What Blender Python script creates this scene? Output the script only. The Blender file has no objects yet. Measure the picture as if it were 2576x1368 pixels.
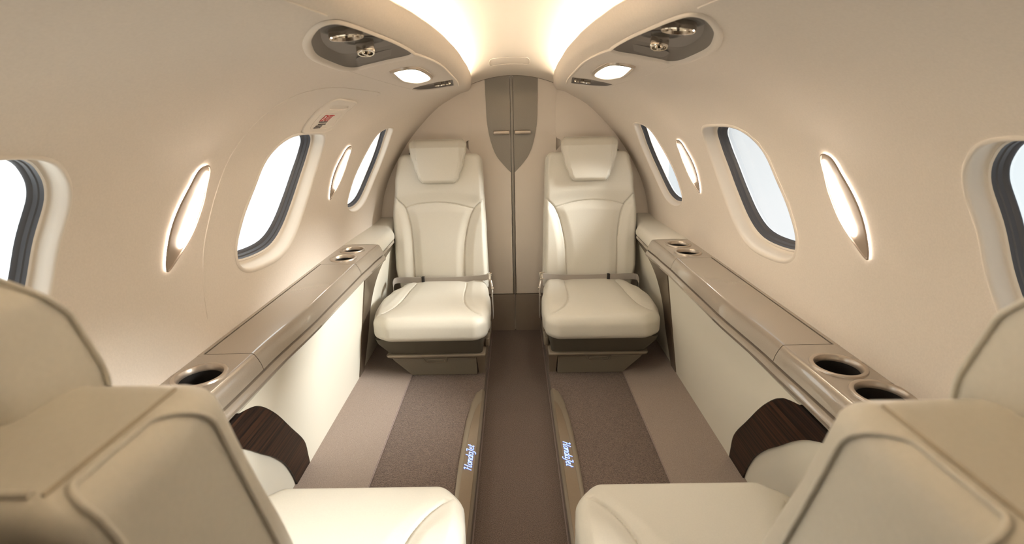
import bpy, bmesh, math, random
import numpy as np
from mathutils import Vector, Matrix, geometry
random.seed(3)
scene = bpy.context.scene
COL = scene.collection
PI = math.pi
# ------------------------------------------------------------------ camera
cam = bpy.data.objects.new('camera', bpy.data.cameras.new('camera'))
COL.objects.link(cam); scene.camera = cam
cam.data.sensor_width = 36.0
cam.data.lens = 1250.0 * 36.0 / 2576.0
pitch, yaw, roll = math.radians(17.5), math.radians(-0.4056), math.radians(-1.102)
fw = Vector((math.sin(yaw)*math.cos(pitch), math.cos(yaw)*math.cos(pitch), -math.sin(pitch)))
rt = Vector((math.cos(yaw), -math.sin(yaw), 0)); up = rt.cross(fw)
r2 = rt*math.cos(roll) + up*math.sin(roll); u2 = -rt*math.sin(roll) + up*math.cos(roll)
M = Matrix((r2, u2, -fw)).transposed().to_4x4(); M.translation = Vector((-0.0012, 0, 1.25))
cam.matrix_world = M
cam.data.clip_start = 0.02
cam.data.dof.use_dof = True
cam.data.dof.focus_distance = 2.2
cam.data.dof.aperture_fstop = 7.0
# ------------------------------------------------------------------ world, sun, exposure
scene.view_settings.view_transform = 'Standard'
scene.view_settings.look = 'None'
scene.view_settings.gamma = 1.0
scene.view_settings.use_curve_mapping = False
scene.view_settings.exposure = 1.0
SKY, SUN, COVE, SCONCE, PSU = 1.5, 34.0, 17.0, 17.0, 13.0
w = bpy.data.worlds.new('sky'); scene.world = w; w.use_nodes = True
nt = w.node_tree; nt.nodes.clear()
tc = nt.nodes.new('ShaderNodeTexCoord'); nz = nt.nodes.new('ShaderNodeTexNoise'); nz.inputs['Scale'].default_value = 3.0
rp = nt.nodes.new('ShaderNodeValToRGB'); rp.color_ramp.elements[0].position = .38; rp.color_ramp.elements[1].position = .62
rp.color_ramp.elements[0].color = (.87, .92, .90, 1); rp.color_ramp.elements[1].color = (1, .98, .94, 1)
bgn = nt.nodes.new('ShaderNodeBackground'); bgn.inputs['Strength'].default_value = SKY
out = nt.nodes.new('ShaderNodeOutputWorld')
nt.links.new(tc.outputs['Generated'], nz.inputs['Vector']); nt.links.new(nz.outputs['Fac'], rp.inputs['Fac'])
nt.links.new(rp.outputs['Color'], bgn.inputs['Color']); nt.links.new(bgn.outputs[0], out.inputs[0])
sun = bpy.data.objects.new('sun', bpy.data.lights.new('sun', 'SUN')); COL.objects.link(sun)
sun.data.energy = SUN; sun.data.angle = math.radians(30); sun.data.color = (1.0, .96, .88)
sun.rotation_euler = Vector((-1.45, 0.10, -0.70)).to_track_quat('-Z', 'Y').to_euler()

# ------------------------------------------------------------------ materials
def mat(name, col, rough=.5, metal=0., coat=0., bump=None, bscale=300., bdist=.001, spec=.5, mottle=0., sheen=0., mscale=60., coat_rough=.05):
    m = bpy.data.materials.new(name); m.use_nodes = True; n = m.node_tree.nodes; l = m.node_tree.links
    p = n['Principled BSDF']; p.inputs['Roughness'].default_value = rough; p.inputs['Metallic'].default_value = metal
    p.inputs['Base Color'].default_value = (*col, 1); p.inputs['Specular IOR Level'].default_value = spec
    p.inputs['Coat Weight'].default_value = coat; p.inputs['Coat Roughness'].default_value = coat_rough
    if sheen: p.inputs['Sheen Weight'].default_value = sheen
    t = n.new('ShaderNodeTexCoord')
    if mottle:
        z = n.new('ShaderNodeTexNoise'); z.inputs['Scale'].default_value = mscale; z.inputs['Detail'].default_value = 3
        r = n.new('ShaderNodeValToRGB'); a, b = r.color_ramp.elements; a.position = .3; b.position = .7
        a.color = (*[c*(1-mottle) for c in col], 1); b.color = (*[min(1, c*(1+mottle)) for c in col], 1)
        l.new(t.outputs['Object'], z.inputs['Vector']); l.new(z.outputs['Fac'], r.inputs['Fac']); l.new(r.outputs['Color'], p.inputs['Base Color'])
    if bump:
        z = n.new('ShaderNodeTexNoise'); z.inputs['Scale'].default_value = bscale; z.inputs['Detail'].default_value = 4
        b = n.new('ShaderNodeBump'); b.inputs['Strength'].default_value = bump; b.inputs['Distance'].default_value = bdist
        l.new(t.outputs['Object'], z.inputs['Vector']); l.new(z.outputs['Fac'], b.inputs['Height']); l.new(b.outputs[0], p.inputs['Normal'])
    return m
def emis(name, col, s):
    m = bpy.data.materials.new(name); m.use_nodes = True; p = m.node_tree.nodes['Principled BSDF']
    p.inputs['Base Color'].default_value = (*col, 1); p.inputs['Emission Color'].default_value = (*col, 1); p.inputs['Emission Strength'].default_value = s
    return m
WALL = mat('wall_suede', (.70, .622, .54), .85, bump=.25, bscale=500, bdist=.0006, spec=.2, mottle=.03, mscale=250)
CEIL = mat('ceiling_suede', (.73, .655, .57), .85, bump=.2, bscale=500, bdist=.0006, spec=.2)
LEATHER = mat('cream_leather', (.63, .595, .515), .42, bump=.25, bscale=420, bdist=.0005, spec=.45, mottle=.02, mscale=300)
SEAM = mat('leather_stitching', (.46, .40, .30), .7)
PANEL = mat('cream_panel', (.74, .70, .60), .5, bump=.15, bscale=400, bdist=.0004, spec=.3)
TAUPE = mat('taupe_gloss', (.335, .283, .228), .24, metal=.25, coat=1., coat_rough=.025, mottle=.05, mscale=500)
TAUPE_D = mat('taupe_band', (.16, .12, .085), .3, metal=.2, coat=.7, mottle=.12, mscale=200)
BRONZE = mat('satin_bronze', (.50, .43, .355), .3, metal=.7)
CHROME = mat('polished_metal', (.80, .74, .66), .12, metal=1.)
BLACK = mat('black_well', (.012, .009, .007), .6)
RUBBER = mat('dark_seal', (.075, .075, .085), .45)
GREY = mat('grey_recess', (.175, .15, .13), .6, bump=.2, bscale=600, bdist=.0004)
GREYD = mat('grey_dish', (.085, .072, .06), .6)
SHIELD = mat('door_shield', (.29, .262, .225), .42, metal=.45, mottle=.06, mscale=500)
DOORM = mat('door_leather', (.73, .65, .565), .75, bump=.2, bscale=450, bdist=.0005, spec=.25)
KICK = mat('kick_panel', (.30, .24, .19), .8, bump=.3, bscale=500, bdist=.0006)
CARPET = mat('dark_carpet', (.165, .122, .10), 1., bump=1., bscale=260, bdist=.004, spec=.05, mottle=.45, mscale=330, sheen=.15)
CARPET2 = mat('smooth_carpet', (.31, .25, .215), 1., bump=.5, bscale=400, bdist=.002, spec=.05, mottle=.18, mscale=420)
BIND = mat('carpet_binding', (.26, .20, .18), .8)
SKIRT = mat('seat_skirt', (.105, .09, .065), .75, bump=.3, bscale=500, bdist=.0006)
BASEM = mat('seat_base', (.20, .17, .13), .55, mottle=.05, mscale=400)
FRAME = mat('seat_frame', (.30, .25, .19), .38, metal=.35, coat=.2)
WEB = mat('belt_webbing', (.36, .32, .28), .75, bump=.5, bscale=700, bdist=.0006)
PLATE = mat('sill_plate_bronze', (.27, .205, .145), .3, metal=.3, coat=.6, mottle=.05, mscale=500)
SCF = mat('sconce_frame_satin', (.33, .26, .20), .6, metal=.1)
RED = mat('red_lettering', (.50, .03, .025), .5)
INK = mat('grey_lettering', (.12, .10, .09), .6)
L_COVE = emis('cove_led', (1., .90, .73), COVE)
L_SC = emis('sconce_diffuser', (1., .88, .76), SCONCE)
L_SCG = emis('sconce_backlight', (1., .88, .76), SCONCE*.3)
L_PSU = emis('reading_lamp_diffuser', (1., .88, .70), PSU)
L_BLUE = emis('blue_letter_halo', (.10, .22, .95), .75)
L_WHITE = emis('pale_blue_lettering', (.62, .80, 1.), .62)
def ebony():
    m = bpy.data.materials.new('ebony_veneer'); m.use_nodes = True; n = m.node_tree.nodes; l = m.node_tree.links
    p = n['Principled BSDF']; p.inputs['Roughness'].default_value = .45; p.inputs['Coat Weight'].default_value = .0; p.inputs['Specular IOR Level'].default_value = .22
    t = n.new('ShaderNodeTexCoord'); mp = n.new('ShaderNodeMapping'); mp.inputs['Rotation'].default_value = (math.radians(-14), 0, 0)
    mp.inputs['Scale'].default_value = (1, 1.2, 95)
    z = n.new('ShaderNodeTexNoise'); z.inputs['Scale'].default_value = 1.4; z.inputs['Detail'].default_value = 5
    r = n.new('ShaderNodeValToRGB'); a, b = r.color_ramp.elements; a.position = .42; a.color = (.004, .002, .0015, 1); b.position = .80; b.color = (.10, .04, .018, 1)
    l.new(t.outputs['Object'], mp.inputs['Vector']); l.new(mp.outputs[0], z.inputs['Vector']); l.new(z.outputs['Fac'], r.inputs['Fac']); l.new(r.outputs['Color'], p.inputs['Base Color'])
    return m
EBONY = ebony()
def glass(name, tint):
    m = bpy.data.materials.new(name); m.use_nodes = True; n = m.node_tree.nodes; l = m.node_tree.links
    for x in list(n): n.remove(x)
    o = n.new('ShaderNodeOutputMaterial'); mx = n.new('ShaderNodeMixShader'); tr = n.new('ShaderNodeBsdfTransparent'); g = n.new('ShaderNodeBsdfGlossy')
    f = n.new('ShaderNodeMath'); f.operation = 'POWER'; lw = n.new('ShaderNodeLayerWeight'); lw.inputs['Blend'].default_value = .5; g.inputs['Roughness'].default_value = .03
    l.new(lw.outputs['Facing'], f.inputs[0]); f.inputs[1].default_value = 5.0
    tr.inputs['Color'].default_value = (*tint, 1)
    l.new(f.outputs[0], mx.inputs[0]); l.new(tr.outputs[0], mx.inputs[1]); l.new(g.outputs[0], mx.inputs[2]); l.new(mx.outputs[0], o.inputs[0])
    return m
GLASS = glass('clear_pane', (.95, .97, .98)); GLASS_R = glass('sky_dimming_pane', (.57, .585, .60))  # right panes tinted darker to tone down the sky seen through them

# ------------------------------------------------------------------ mesh helpers
def link(name, me, parent=None):
    o = bpy.data.objects.new(name, me); COL.objects.link(o)
    if parent: o.parent = parent
    return o
def mk(name, V, F, m, parent=None, ang=35, recalc=True, merge=0):
    me = bpy.data.meshes.new(name); me.from_pydata([tuple(v) for v in V], [], F)
    if recalc or merge:
        bm = bmesh.new(); bm.from_mesh(me)
        if merge: bmesh.ops.remove_doubles(bm, verts=bm.verts, dist=merge)
        bmesh.ops.recalc_face_normals(bm, faces=bm.faces); bm.to_mesh(me); bm.free()
    me.shade_smooth(); me.set_sharp_from_angle(angle=math.radians(ang)); me.materials.append(m)
    if parent is not None:          # mesh data is in world metres: bring it into the parent's frame
        p = parent; t = Vector((0, 0, 0))
        while p: t += p.location; p = p.parent
        me.transform(Matrix.Translation(-t))
    return link(name, me, parent)
def thing(name, label, cat, at=(0, 0, 0), group=None):
    o = link(name, None); o.location = at; o['label'] = label; o['category'] = cat
    if group: o['group'] = group
    return o
def struct(name, at=(0, 0, 0)):
    o = link(name, None); o.location = at; o['kind'] = 'structure'; return o
def skin(o): o['kind'] = 'structure'; return o
def tag(o, label, cat, group=None):
    o['label'] = label; o['category'] = cat
    if group: o['group'] = group
    return o
def catmull(pts, n=6, closed=True):
    P = [tuple(p) for p in pts]; N_ = len(P); out = []
    for i in range(N_ if closed else N_-1):
        g = lambda k: P[k % N_] if closed else P[min(N_-1, max(0, k))]
        a, b, c, d = g(i-1), g(i), g(i+1), g(i+2)
        for k in range(n):
            t = k/n
            out.append(tuple(.5*(2*b[j]+(c[j]-a[j])*t+(2*a[j]-5*b[j]+4*c[j]-d[j])*t*t+(-a[j]+3*b[j]-3*c[j]+d[j])*t**3) for j in range(len(b))))
    if not closed: out.append(P[-1])
    return out
def inside(p, poly):
    c = False; x, y = p; j = len(poly)-1
    for i in range(len(poly)):
        xi, yi = poly[i]; xj, yj = poly[j]
        if (yi > y) != (yj > y) and x < (xj-xi)*(y-yi)/(yj-yi)+xi: c = not c
        j = i
    return c
def tess(outline, holes=(), step=.03, sc=(1, 1)):
    "triangulate a 2D region with holes and interior points -> verts2d, tris"
    V = []; E = []
    def dense(lp):
        o = []
        for a, b in zip(lp, list(lp[1:])+[lp[0]]):
            L = math.hypot((a[0]-b[0])*sc[0], (a[1]-b[1])*sc[1])
            if L < 1e-6: continue
            n = max(1, int(L/(step*1.2))) if step else 1
            o += [(a[0]+(b[0]-a[0])*k/n, a[1]+(b[1]-a[1])*k/n) for k in range(n)]
        return o
    outline = dense(outline)
    for lp in [outline]+list(holes):
        b = len(V); V += [(p[0]*sc[0], p[1]*sc[1]) for p in lp]; E += [(b+i, b+(i+1) % len(lp)) for i in range(len(lp))]
    O = V[:len(outline)]; H = []; b = len(outline)
    for h in holes: H.append(V[b:b+len(h)]); b += len(h)
    B = np.array(V); xs = [p[0] for p in O]; ys = [p[1] for p in O]
    if step:
        x = min(xs)+step*.5
        while x < max(xs):
            y = min(ys)+step*.5
            while y < max(ys):
                if inside((x, y), O) and not any(inside((x, y), h) for h in H) and np.min(np.hypot(B[:, 0]-x, B[:, 1]-y)) > step*.42: V.append((x, y))
                y += step
            x += step
    r = geometry.delaunay_2d_cdt([Vector(v) for v in V], E, [], 0, 1e-7)
    vs = [tuple(v) for v in r[0]]; F = []
    for f in r[2]:
        c = (sum(vs[i][0] for i in f)/3, sum(vs[i][1] for i in f)/3)
        if inside(c, O) and not any(inside(c, h) for h in H): F.append(tuple(f))
    return [(v[0]/sc[0], v[1]/sc[1]) for v in vs], F
def sheet(outline, mapf, th=0, holes=(), step=.03, sc=(1, 1)):
    "mapf(u,v,d) -> point; d = 0 seen side, d = th other side; returns V,F closed if th"
    v2, F = tess(outline, holes, step, sc); V = [mapf(a, b, 0) for a, b in v2]
    if th:
        n = len(V); V += [mapf(a, b, th) for a, b in v2]; cnt = {}
        for f in F:
            for i in range(3):
                e = (f[i], f[(i+1) % 3]); cnt.setdefault((min(e), max(e)), []).append(e)
        F2 = [tuple(n+i for i in reversed(f)) for f in F]
        for es in cnt.values():
            if len(es) == 1: a, b = es[0]; F2.append((b, a, n+a, n+b))
        F = F+F2
    return V, F
def loft(rings, closed=True, cap0=False, cap1=False):
    V = []; F = []; n = len(rings[0])
    for r in rings: V += list(r)
    for k in range(len(rings)-1):
        for i in range(n if closed else n-1):
            j = (i+1) % n; F.append((k*n+i, k*n+j, (k+1)*n+j, (k+1)*n+i))
    if cap0: F.append(tuple(range(n)))
    if cap1: F.append(tuple((len(rings)-1)*n+i for i in reversed(range(n))))
    return V, F
def join(*parts):
    V = []; F = []
    for v, f in parts: b = len(V); V += list(v); F += [tuple(b+i for i in q) for q in f]
    return V, F
def tube(pts, r, n=8, closed=False):
    P = [Vector(p) for p in pts]; N_ = len(P); rings = []; prev = None
    for i, p in enumerate(P):
        a = P[(i-1) % N_] if closed or i else P[0]; b = P[(i+1) % N_] if closed or i < N_-1 else P[-1]
        t = (b-a).normalized()
        if prev is None: u = t.orthogonal().normalized()
        else: u = (prev-t*prev.dot(t)).normalized()
        prev = u; v = t.cross(u); rr = r(i/(N_-1)) if callable(r) else r
        rings.append([p+rr*(math.cos(2*PI*k/n)*u+math.sin(2*PI*k/n)*v) for k in range(n)])
    if closed: rings.append(rings[0])
    return loft(rings, True, not closed, not closed)
def lathe(prof, c, n=40, ax=(0, 0, 1), cap=False):
    ax = Vector(ax).normalized(); u = ax.orthogonal().normalized(); v = ax.cross(u); c = Vector(c)
    rings = [[c+ax*h+r*(math.cos(2*PI*k/n)*u+math.sin(2*PI*k/n)*v) for k in range(n)] for r, h in prof]
    return loft(rings, True, cap, cap)
def box(x0, x1, y0, y1, z0, z1, bev=0., seg=2):
    bm = bmesh.new(); bmesh.ops.create_cube(bm, size=1)
    for v in bm.verts: v.co = Vector(((x0+x1)/2+v.co.x*(x1-x0), (y0+y1)/2+v.co.y*(y1-y0), (z0+z1)/2+v.co.z*(z1-z0)))
    if bev: bmesh.ops.bevel(bm, geom=list(bm.edges), offset=bev, segments=seg, affect='EDGES', profile=.5)
    bm.verts.index_update(); r = [tuple(v.co) for v in bm.verts], [tuple(v.index for v in f.verts) for f in bm.faces]; bm.free(); return r
def mir(VF, sx):
    V, F = VF; return [(sx*v[0], v[1], v[2]) for v in V], [tuple(reversed(f)) if sx < 0 else f for f in F]
def text_mesh(s, size, shear=0., spacing=1., bold=0.):
    c = bpy.data.curves.new('t', 'FONT'); c.body = s; c.size = size; c.shear = shear; c.space_character = spacing; c.offset = bold
    o = bpy.data.objects.new('t', c); COL.objects.link(o); dg = bpy.context.evaluated_depsgraph_get()
    me = o.evaluated_get(dg).to_mesh(); V = [tuple(v.co) for v in me.vertices]; F = [tuple(p.vertices) for p in me.polygons]
    o.evaluated_get(dg).to_mesh_clear(); bpy.data.objects.remove(o); bpy.data.curves.remove(c); return V, F
def thick_text(V, F, mapf, th):
    A = [mapf(x, y, 0) for x, y, z in V]; n = len(A); B = [mapf(x, y, th) for x, y, z in V]; cnt = {}
    for f in F:
        for i in range(len(f)):
            e = (f[i], f[(i+1) % len(f)]); cnt.setdefault((min(e), max(e)), []).append(e)
    G = list(F)+[tuple(n+i for i in reversed(f)) for f in F]+[(es[0][1], es[0][0], n+es[0][0], n+es[0][1]) for es in cnt.values() if len(es) == 1]
    return A+B, G

# ------------------------------------------------------------------ cabin shell section
SECA = [(0,1.425),(.008,1.397),(.035,1.378),(.105,1.368),(.205,1.352),(.30,1.325),(.39,1.283),(.465,1.225),(.525,1.150),(.560,1.060),(.580,.960),(.590,.860),(.592,.760),(.590,.640),(.592,.40),(.585,.10),(.575,-.05)]
SECB = [(0,1.425),(.008,1.397),(.030,1.376),(.070,1.366),(.125,1.340),(.195,1.300),(.270,1.235),(.350,1.150),(.420,1.055),(.480,.955),(.520,.865),(.545,.780),(.560,.700),(.566,.620),(.572,.40),(.572,.10),(.570,-.05)]
N = len(SECA)-1
def sst(a, b, x):
    t = min(1, max(0, (x-a)/(b-a))); return t*t*(3-2*t)
LIPT = [(-1,.21),(.6,.21),(.86,.192),(.98,.174),(1.12,.162),(1.24,.156),(1.5,.153),(1.9,.163),(2.22,.176),(2.5,.193),(2.78,.213),(3.2,.213)]
def lip_x(y):
    for (a, b), (c, d) in zip(LIPT, LIPT[1:]):
        if y <= c:
            t = max(0, (y-a)/(c-a)); return b+(d-b)*(t*t*(3-2*t)*.4+t*.6)
    return LIPT[-1][1]
def ctrl(i, y):
    w_ = sst(1.9, 2.78, y)**1.3; a = SECA[i]; b = SECB[i]
    k = max(0, 1-i/4.0); base = .195*(1-k)+lip_x(y)*k
    return base+a[0]*(1-w_)+b[0]*w_, a[1]*(1-w_)+b[1]*w_
def S(s, y):
    i = min(N-1, max(0, int(math.floor(s)))); t = s-i
    p = [ctrl(min(N, max(0, j)), y) for j in (i-1, i, i+1, i+2)]
    if i == 0: p[0] = (2*p[1][0]-p[2][0], 2*p[1][1]-p[2][1])
    if i == N-1: p[3] = (2*p[2][0]-p[1][0], 2*p[2][1]-p[1][1])
    o = []
    for k in (0, 1):
        a, b, c, d = (q[k] for q in p)
        o.append(.5*(2*b+(c-a)*t+(2*a-5*b+4*c-d)*t*t+(-a+3*b-3*c+d)*t**3))
    return Vector((o[0], y, o[1]))
def Sn(s, y, d):
    "point on the right wall, moved d metres away from the cabin (d<0: into the cabin)"
    p = S(s, y)
    if not d: return p
    e = 1e-3; ts = S(min(N, s+e), y)-S(max(0, s-e), y); ty = S(s, y+e)-S(s, y-e)
    n = ty.cross(ts).normalized()
    if n.x < 0 and n.z < .2 or n.z < -.2: n = -n
    c = Vector((0, y, .9))-p
    if n.dot(c) > 0: n = -n
    return p+n*d
SK = .085                        # metres per unit of s, for even triangles
def inset(loop, d):
    "shrink a closed (s,y) loop by about d metres"
    P = [(a*SK, b) for a, b in loop]; n = len(P); out = []
    area = sum(P[i][0]*P[(i+1) % n][1]-P[(i+1) % n][0]*P[i][1] for i in range(n)); sg = 1 if area > 0 else -1
    for i in range(n):
        a = P[i-1]; b = P[(i+1) % n]; tx, ty = b[0]-a[0], b[1]-a[1]; L = math.hypot(tx, ty) or 1
        out.append(((P[i][0]-sg*ty/L*d)/SK, P[i][1]+sg*tx/L*d))
    return out
WIN_MID = [(7.33,1.62),(7.34,1.76),(7.46,1.87),(7.95,1.93),(8.85,1.925),(9.95,1.85),(10.95,1.735),(11.42,1.61),(11.38,1.44),(11.1,1.36),(10.55,1.345),(9.8,1.385),(9.0,1.445),(8.1,1.49),(7.55,1.545)]
WIN_FAR = [(6.8,2.40),(6.78,2.455),(7.2,2.49),(7.9,2.53),(8.75,2.545),(9.7,2.525),(10.5,2.475),(10.92,2.40),(10.98,2.32),(10.7,2.27),(10.0,2.29),(9.0,2.33),(8.1,2.355),(7.2,2.36)]
WIN_NEAR = [(7.22,.40),(7.24,.60),(7.34,.73),(7.75,.79),(8.3,.812),(9.0,.795),(9.9,.765),(10.8,.70),(11.35,.58),(11.42,.42),(11.15,.28),(10.4,.22),(9.4,.24),(8.3,.27),(7.55,.31)]
WINS = [catmull(x, 5) for x in (WIN_NEAR, WIN_MID, WIN_FAR)]
PSU_A = [(1.96,1.13),(1.90,1.02),(1.95,.87),(2.10,.765),(2.28,.742),(2.62,.765),(3.08,.83),(3.42,.915),(3.63,1.0),(3.73,1.12),(3.745,1.20),(3.61,1.232),(3.35,1.215),(2.7,1.185),(2.1,1.162)]
PSU_B = [(2.06,1.93),(2.14,1.915),(2.75,1.92),(3.35,1.965),(3.84,2.02),(3.89,2.09),(3.84,2.15),(3.45,2.21),(2.95,2.235),(2.52,2.24),(2.40,2.20),(2.2,2.06)]
PSUS = [catmull(PSU_A, 5), catmull(PSU_B, 5)]
TRAY_A = catmull([(2.12,1.055),(2.09,1.0),(2.13,.89),(2.24,.805),(2.36,.785),(2.62,.80),(3.0,.86),(3.28,.93),(3.44,1.0),(3.50,1.065),(3.48,1.10),(3.36,1.115),(3.15,1.115),(2.65,1.095),(2.22,1.075)], 5)
Y0, Y1 = -.95, 2.802
def wall(side, sx):
    out = [(0, Y0+(Y1-Y0)*i/110) for i in range(111)]+[(s*.25, Y1) for s in range(1, N*4)]+[(N, Y1-(Y1-Y0)*i/74) for i in range(75)]+[(N-s*.25, Y0) for s in range(1, N*4)]
    V, F = sheet(out, lambda a, b, d: S(a, b), 0, holes=WINS+PSUS, step=.034, sc=(SK, 1))
    o = mk('wall_'+side, *mir((V, F), sx), WALL, ang=60, recalc=False); return skin(o)
wall('left', -1); wall('right', 1)

# windows: moulded reveal, dark seal, pane
wn = 0
for sx in (-1, 1):
    for k, loop in enumerate(WINS):
        wn += 1; cs = sum(p[0] for p in loop)/len(loop); cy = sum(p[1] for p in loop)/len(loop); c = S(cs, cy)
        root = struct('window_%d' % wn, (sx*c.x, c.y, c.z)); q = (.66, 1., .62)[k]
        ring = lambda ins, d: [Sn(a, b, d) for a, b in (inset(loop, ins) if ins else loop)]
        R = [ring(-.009*q, -.0006*q), ring(-.005*q, -.0035*q), ring(0, -.003*q), ring(.004*q, .004*q), ring(.007*q, .016*q), ring(.010*q, .030*q), ring(.013*q, .038*q), ring(.017*q, .040*q), ring(.020*q, .037*q), ring(.024*q, .040*q)]
        mk('window_frame', *mir(loft(R), sx), CEIL, root, ang=60)
        R = [ring(.024*q, .040*q), ring(.027*q, .048*q), ring(.030*q, .050*q), ring(.033*q, .058*q), ring(.036*q, .060*q), ring(.040*q, .068*q)]
        mk('window_seal', *mir(loft(R), sx), RUBBER, root, ang=30)
        lp = inset(loop, .039*q)
        V, F = sheet(lp, lambda a, b, d: Sn(a, b, .066*q+d), .004, step=.05, sc=(SK, 1))
        mk('window_pane', *mir((V, F), sx), GLASS if sx < 0 else GLASS_R, root)

# ------------------------------------------------------------------ ceiling, coves, ends
def zc(y): return 1.502-.055*sst(2.05, 2.76, y)
def ceil_z(x, y): return zc(y)-.62*x*x*(1+.35*sst(2.05, 2.76, y))
ys = [Y0+(Y1-Y0)*i/70 for i in range(71)]
V, F = loft([[(x, y, ceil_z(x, y)) for x in np.linspace(-.335, .335, 29)] for y in ys], closed=False)
skin(mk('ceiling', V, F, CEIL, recalc=False))
for sx, nm in ((-1, 'left'), (1, 'right')):
    R = []
    for y in ys:
        L = lip_x(y); R.append([(L, y, 1.4245), (L+.003, y, 1.4285), (L+.007, y, 1.4275), (L+.010, y, 1.412), (.30, y, 1.412), (.334, y, ceil_z(.335, y)+.002)])
    o = mk('trim_1' if sx < 0 else 'trim_2', *mir(loft(R, closed=False), sx), CEIL, recalc=False); skin(o)
    R = []
    for y in [-.35+3.09*i/60 for i in range(61)]:
        L = lip_x(y); R.append([(L+.040, y, 1.4125), (L+.040, y, 1.418), (L+.058, y, 1.418), (L+.058, y, 1.4125)])
    o = mk('cove_light', *mir(loft(R, True, True, True), sx), L_COVE)
    tag(o, 'warm light strip hidden in the ceiling cove on the %s' % nm, 'light')
# ceiling hatch outline
hz = catmull([(-.088,2.30),(-.10,2.36),(-.095,2.42),(-.05,2.425),(.03,2.425),(.072,2.42),(.078,2.36),(.066,2.30),(.03,2.295),(-.05,2.295)], 4)
o = mk('ceiling_hatch', *tube([(x, y, ceil_z(x, y)-.0003) for x, y in hz], .0016, 6, True), CEIL)
tag(o, 'small oblong access hatch outline in the cream ceiling above the door', 'hatch')
# bulkhead behind, closing wall behind the camera, ground of the cabin
V, F = box(-.86, .86, 2.803, 2.83, -.06, 1.56); WB = skin(mk('wall_back', V, F, DOORM))
V, F = box(-.9, .9, -.99, -.955, -.06, 1.56); skin(mk('wall_front', V, F, KICK))

# ------------------------------------------------------------------ floor
PZ = .080
fl = struct('floor')
mk('aisle_carpet', *box(-.149, .149, Y0, 2.80, -.05, 0), CARPET, fl)
for sx in (-1, 1):
    prof = [(.149, -.05), (.149, .072), (.151, .078), (.156, PZ), (.500, PZ), (.500, .02), (.3, -.05)]
    mk('platform_carpet', *mir(loft([[(x, y, z) for x, z in prof] for y in (Y0, .5, 1.5, 2.80)], True, True, True), sx), CARPET, fl)
    prof = [(.500, PZ+.004), (.503, PZ+.007), (.60, .094), (.735, .108), (.79, .112), (.79, .05), (.500, .05)]
    mk('side_carpet', *mir(loft([[(x, y, z) for x, z in prof] for y in (Y0, .5, 1.5, 2.80)], True, True, True), sx), CARPET2, fl)
    mk('carpet_binding', *mir(tube([(.147, y, .003) for y in (Y0, 1, 2.79)], .0032, 6), sx), BIND, fl)
    mk('carpet_binding', *mir(tube([(.500, y, PZ+.004) for y in (Y0, 1, 2.79)], .0026, 6), sx), BIND, fl)

# ------------------------------------------------------------------ bulkhead: doors, shield, side panels
def yoff(z, base=2.795): return base-.03*sst(1.33, 1.45, z)**2*1.0
ARCH = lambda x: 1.447-.84*x*x
def door_map(x, z, d, base): return (x, yoff(z, base)-d, z)
for k, sx in ((1, -1), (2, 1)):
    nm = 'left' if sx < 0 else 'right'; cx = -.006
    root = struct('door_%d' % k, (sx*.1, 2.79, 0))
    ex = .238
    top = [(x, ARCH(x)+.004) for x in np.linspace(ex, .010, 14)]
    ol = [(.010, .238), (ex, .238)]+top
    mp = lambda x, z, d: (sx*x+cx, yoff(z, 2.795)-d, z)
    V, F = sheet(ol, lambda x, z, d: mp(x, z, d), .010, step=.04); mk('door_leaf', V, F, DOORM, root)
    V, F = sheet([(.0035, .0), (.155, .0), (.155, .2325), (.0035, .2325)], lambda x, z, d: mp(x, z, d), .010, step=.06); mk('kick_panel', V, F, KICK, root)
    sh = catmull([(.138, 1.36), (.1365, 1.30), (.135, 1.23), (.127, 1.165), (.112, 1.10), (.088, 1.04), (.045, .985), (.010, .948)], 6, False)
    ol = [(.0085, .948)]+sh[::-1][1:]+[(x, ARCH(x)+.003) for x in np.linspace(.138, .0085, 10)]
    V, F = sheet(ol, lambda x, z, d: mp(x, z, .010+d), .0025, step=.03); mk('shield_panel', V, F, SHIELD, root)
    x0, x1 = sorted((sx*.014+cx, sx*.101+cx)); V, F = box(x0, x1, 2.750, 2.764, 1.153, 1.172, .005, 3)
    h = mk('door_handle', V, F, BRONZE, root); h['label'] = 'satin metal bar handle'
    for q in (.25, .75):
        xx = x0+(x1-x0)*q; mk('handle_post', *mir(box(xx-.006, xx+.006, 2.763, 2.784, 1.159, 1.168), 1), BRONZE, h) if 0 else None
    xx0, xx1 = x0+.012, x1-.012
    V, F = join(box(xx0, xx0+.01, 2.762, 2.785, 1.160, 1.167), box(xx1-.01, xx1, 2.762, 2.785, 1.160, 1.167)); mk('handle_posts', V, F, BRONZE, root)
# centre strip and arch line
zs = np.linspace(.238, 1.449, 40)
V, F = loft([[(x-.006, yoff(z)-d, z) for x, d in ((-.0072, .010), (-.0065, .0145), (.000, .0155), (.0065, .0145), (.0072, .010))] for z in zs], closed=False)
skin(mk('trim_3', V, F, SHIELD))
V, F = tube([(x, yoff(ARCH(x))-.012, ARCH(x)+.001) for x in np.linspace(-.235, .235, 30)], .0028, 8); skin(mk('trim_4', V, F, TAUPE_D))
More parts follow.
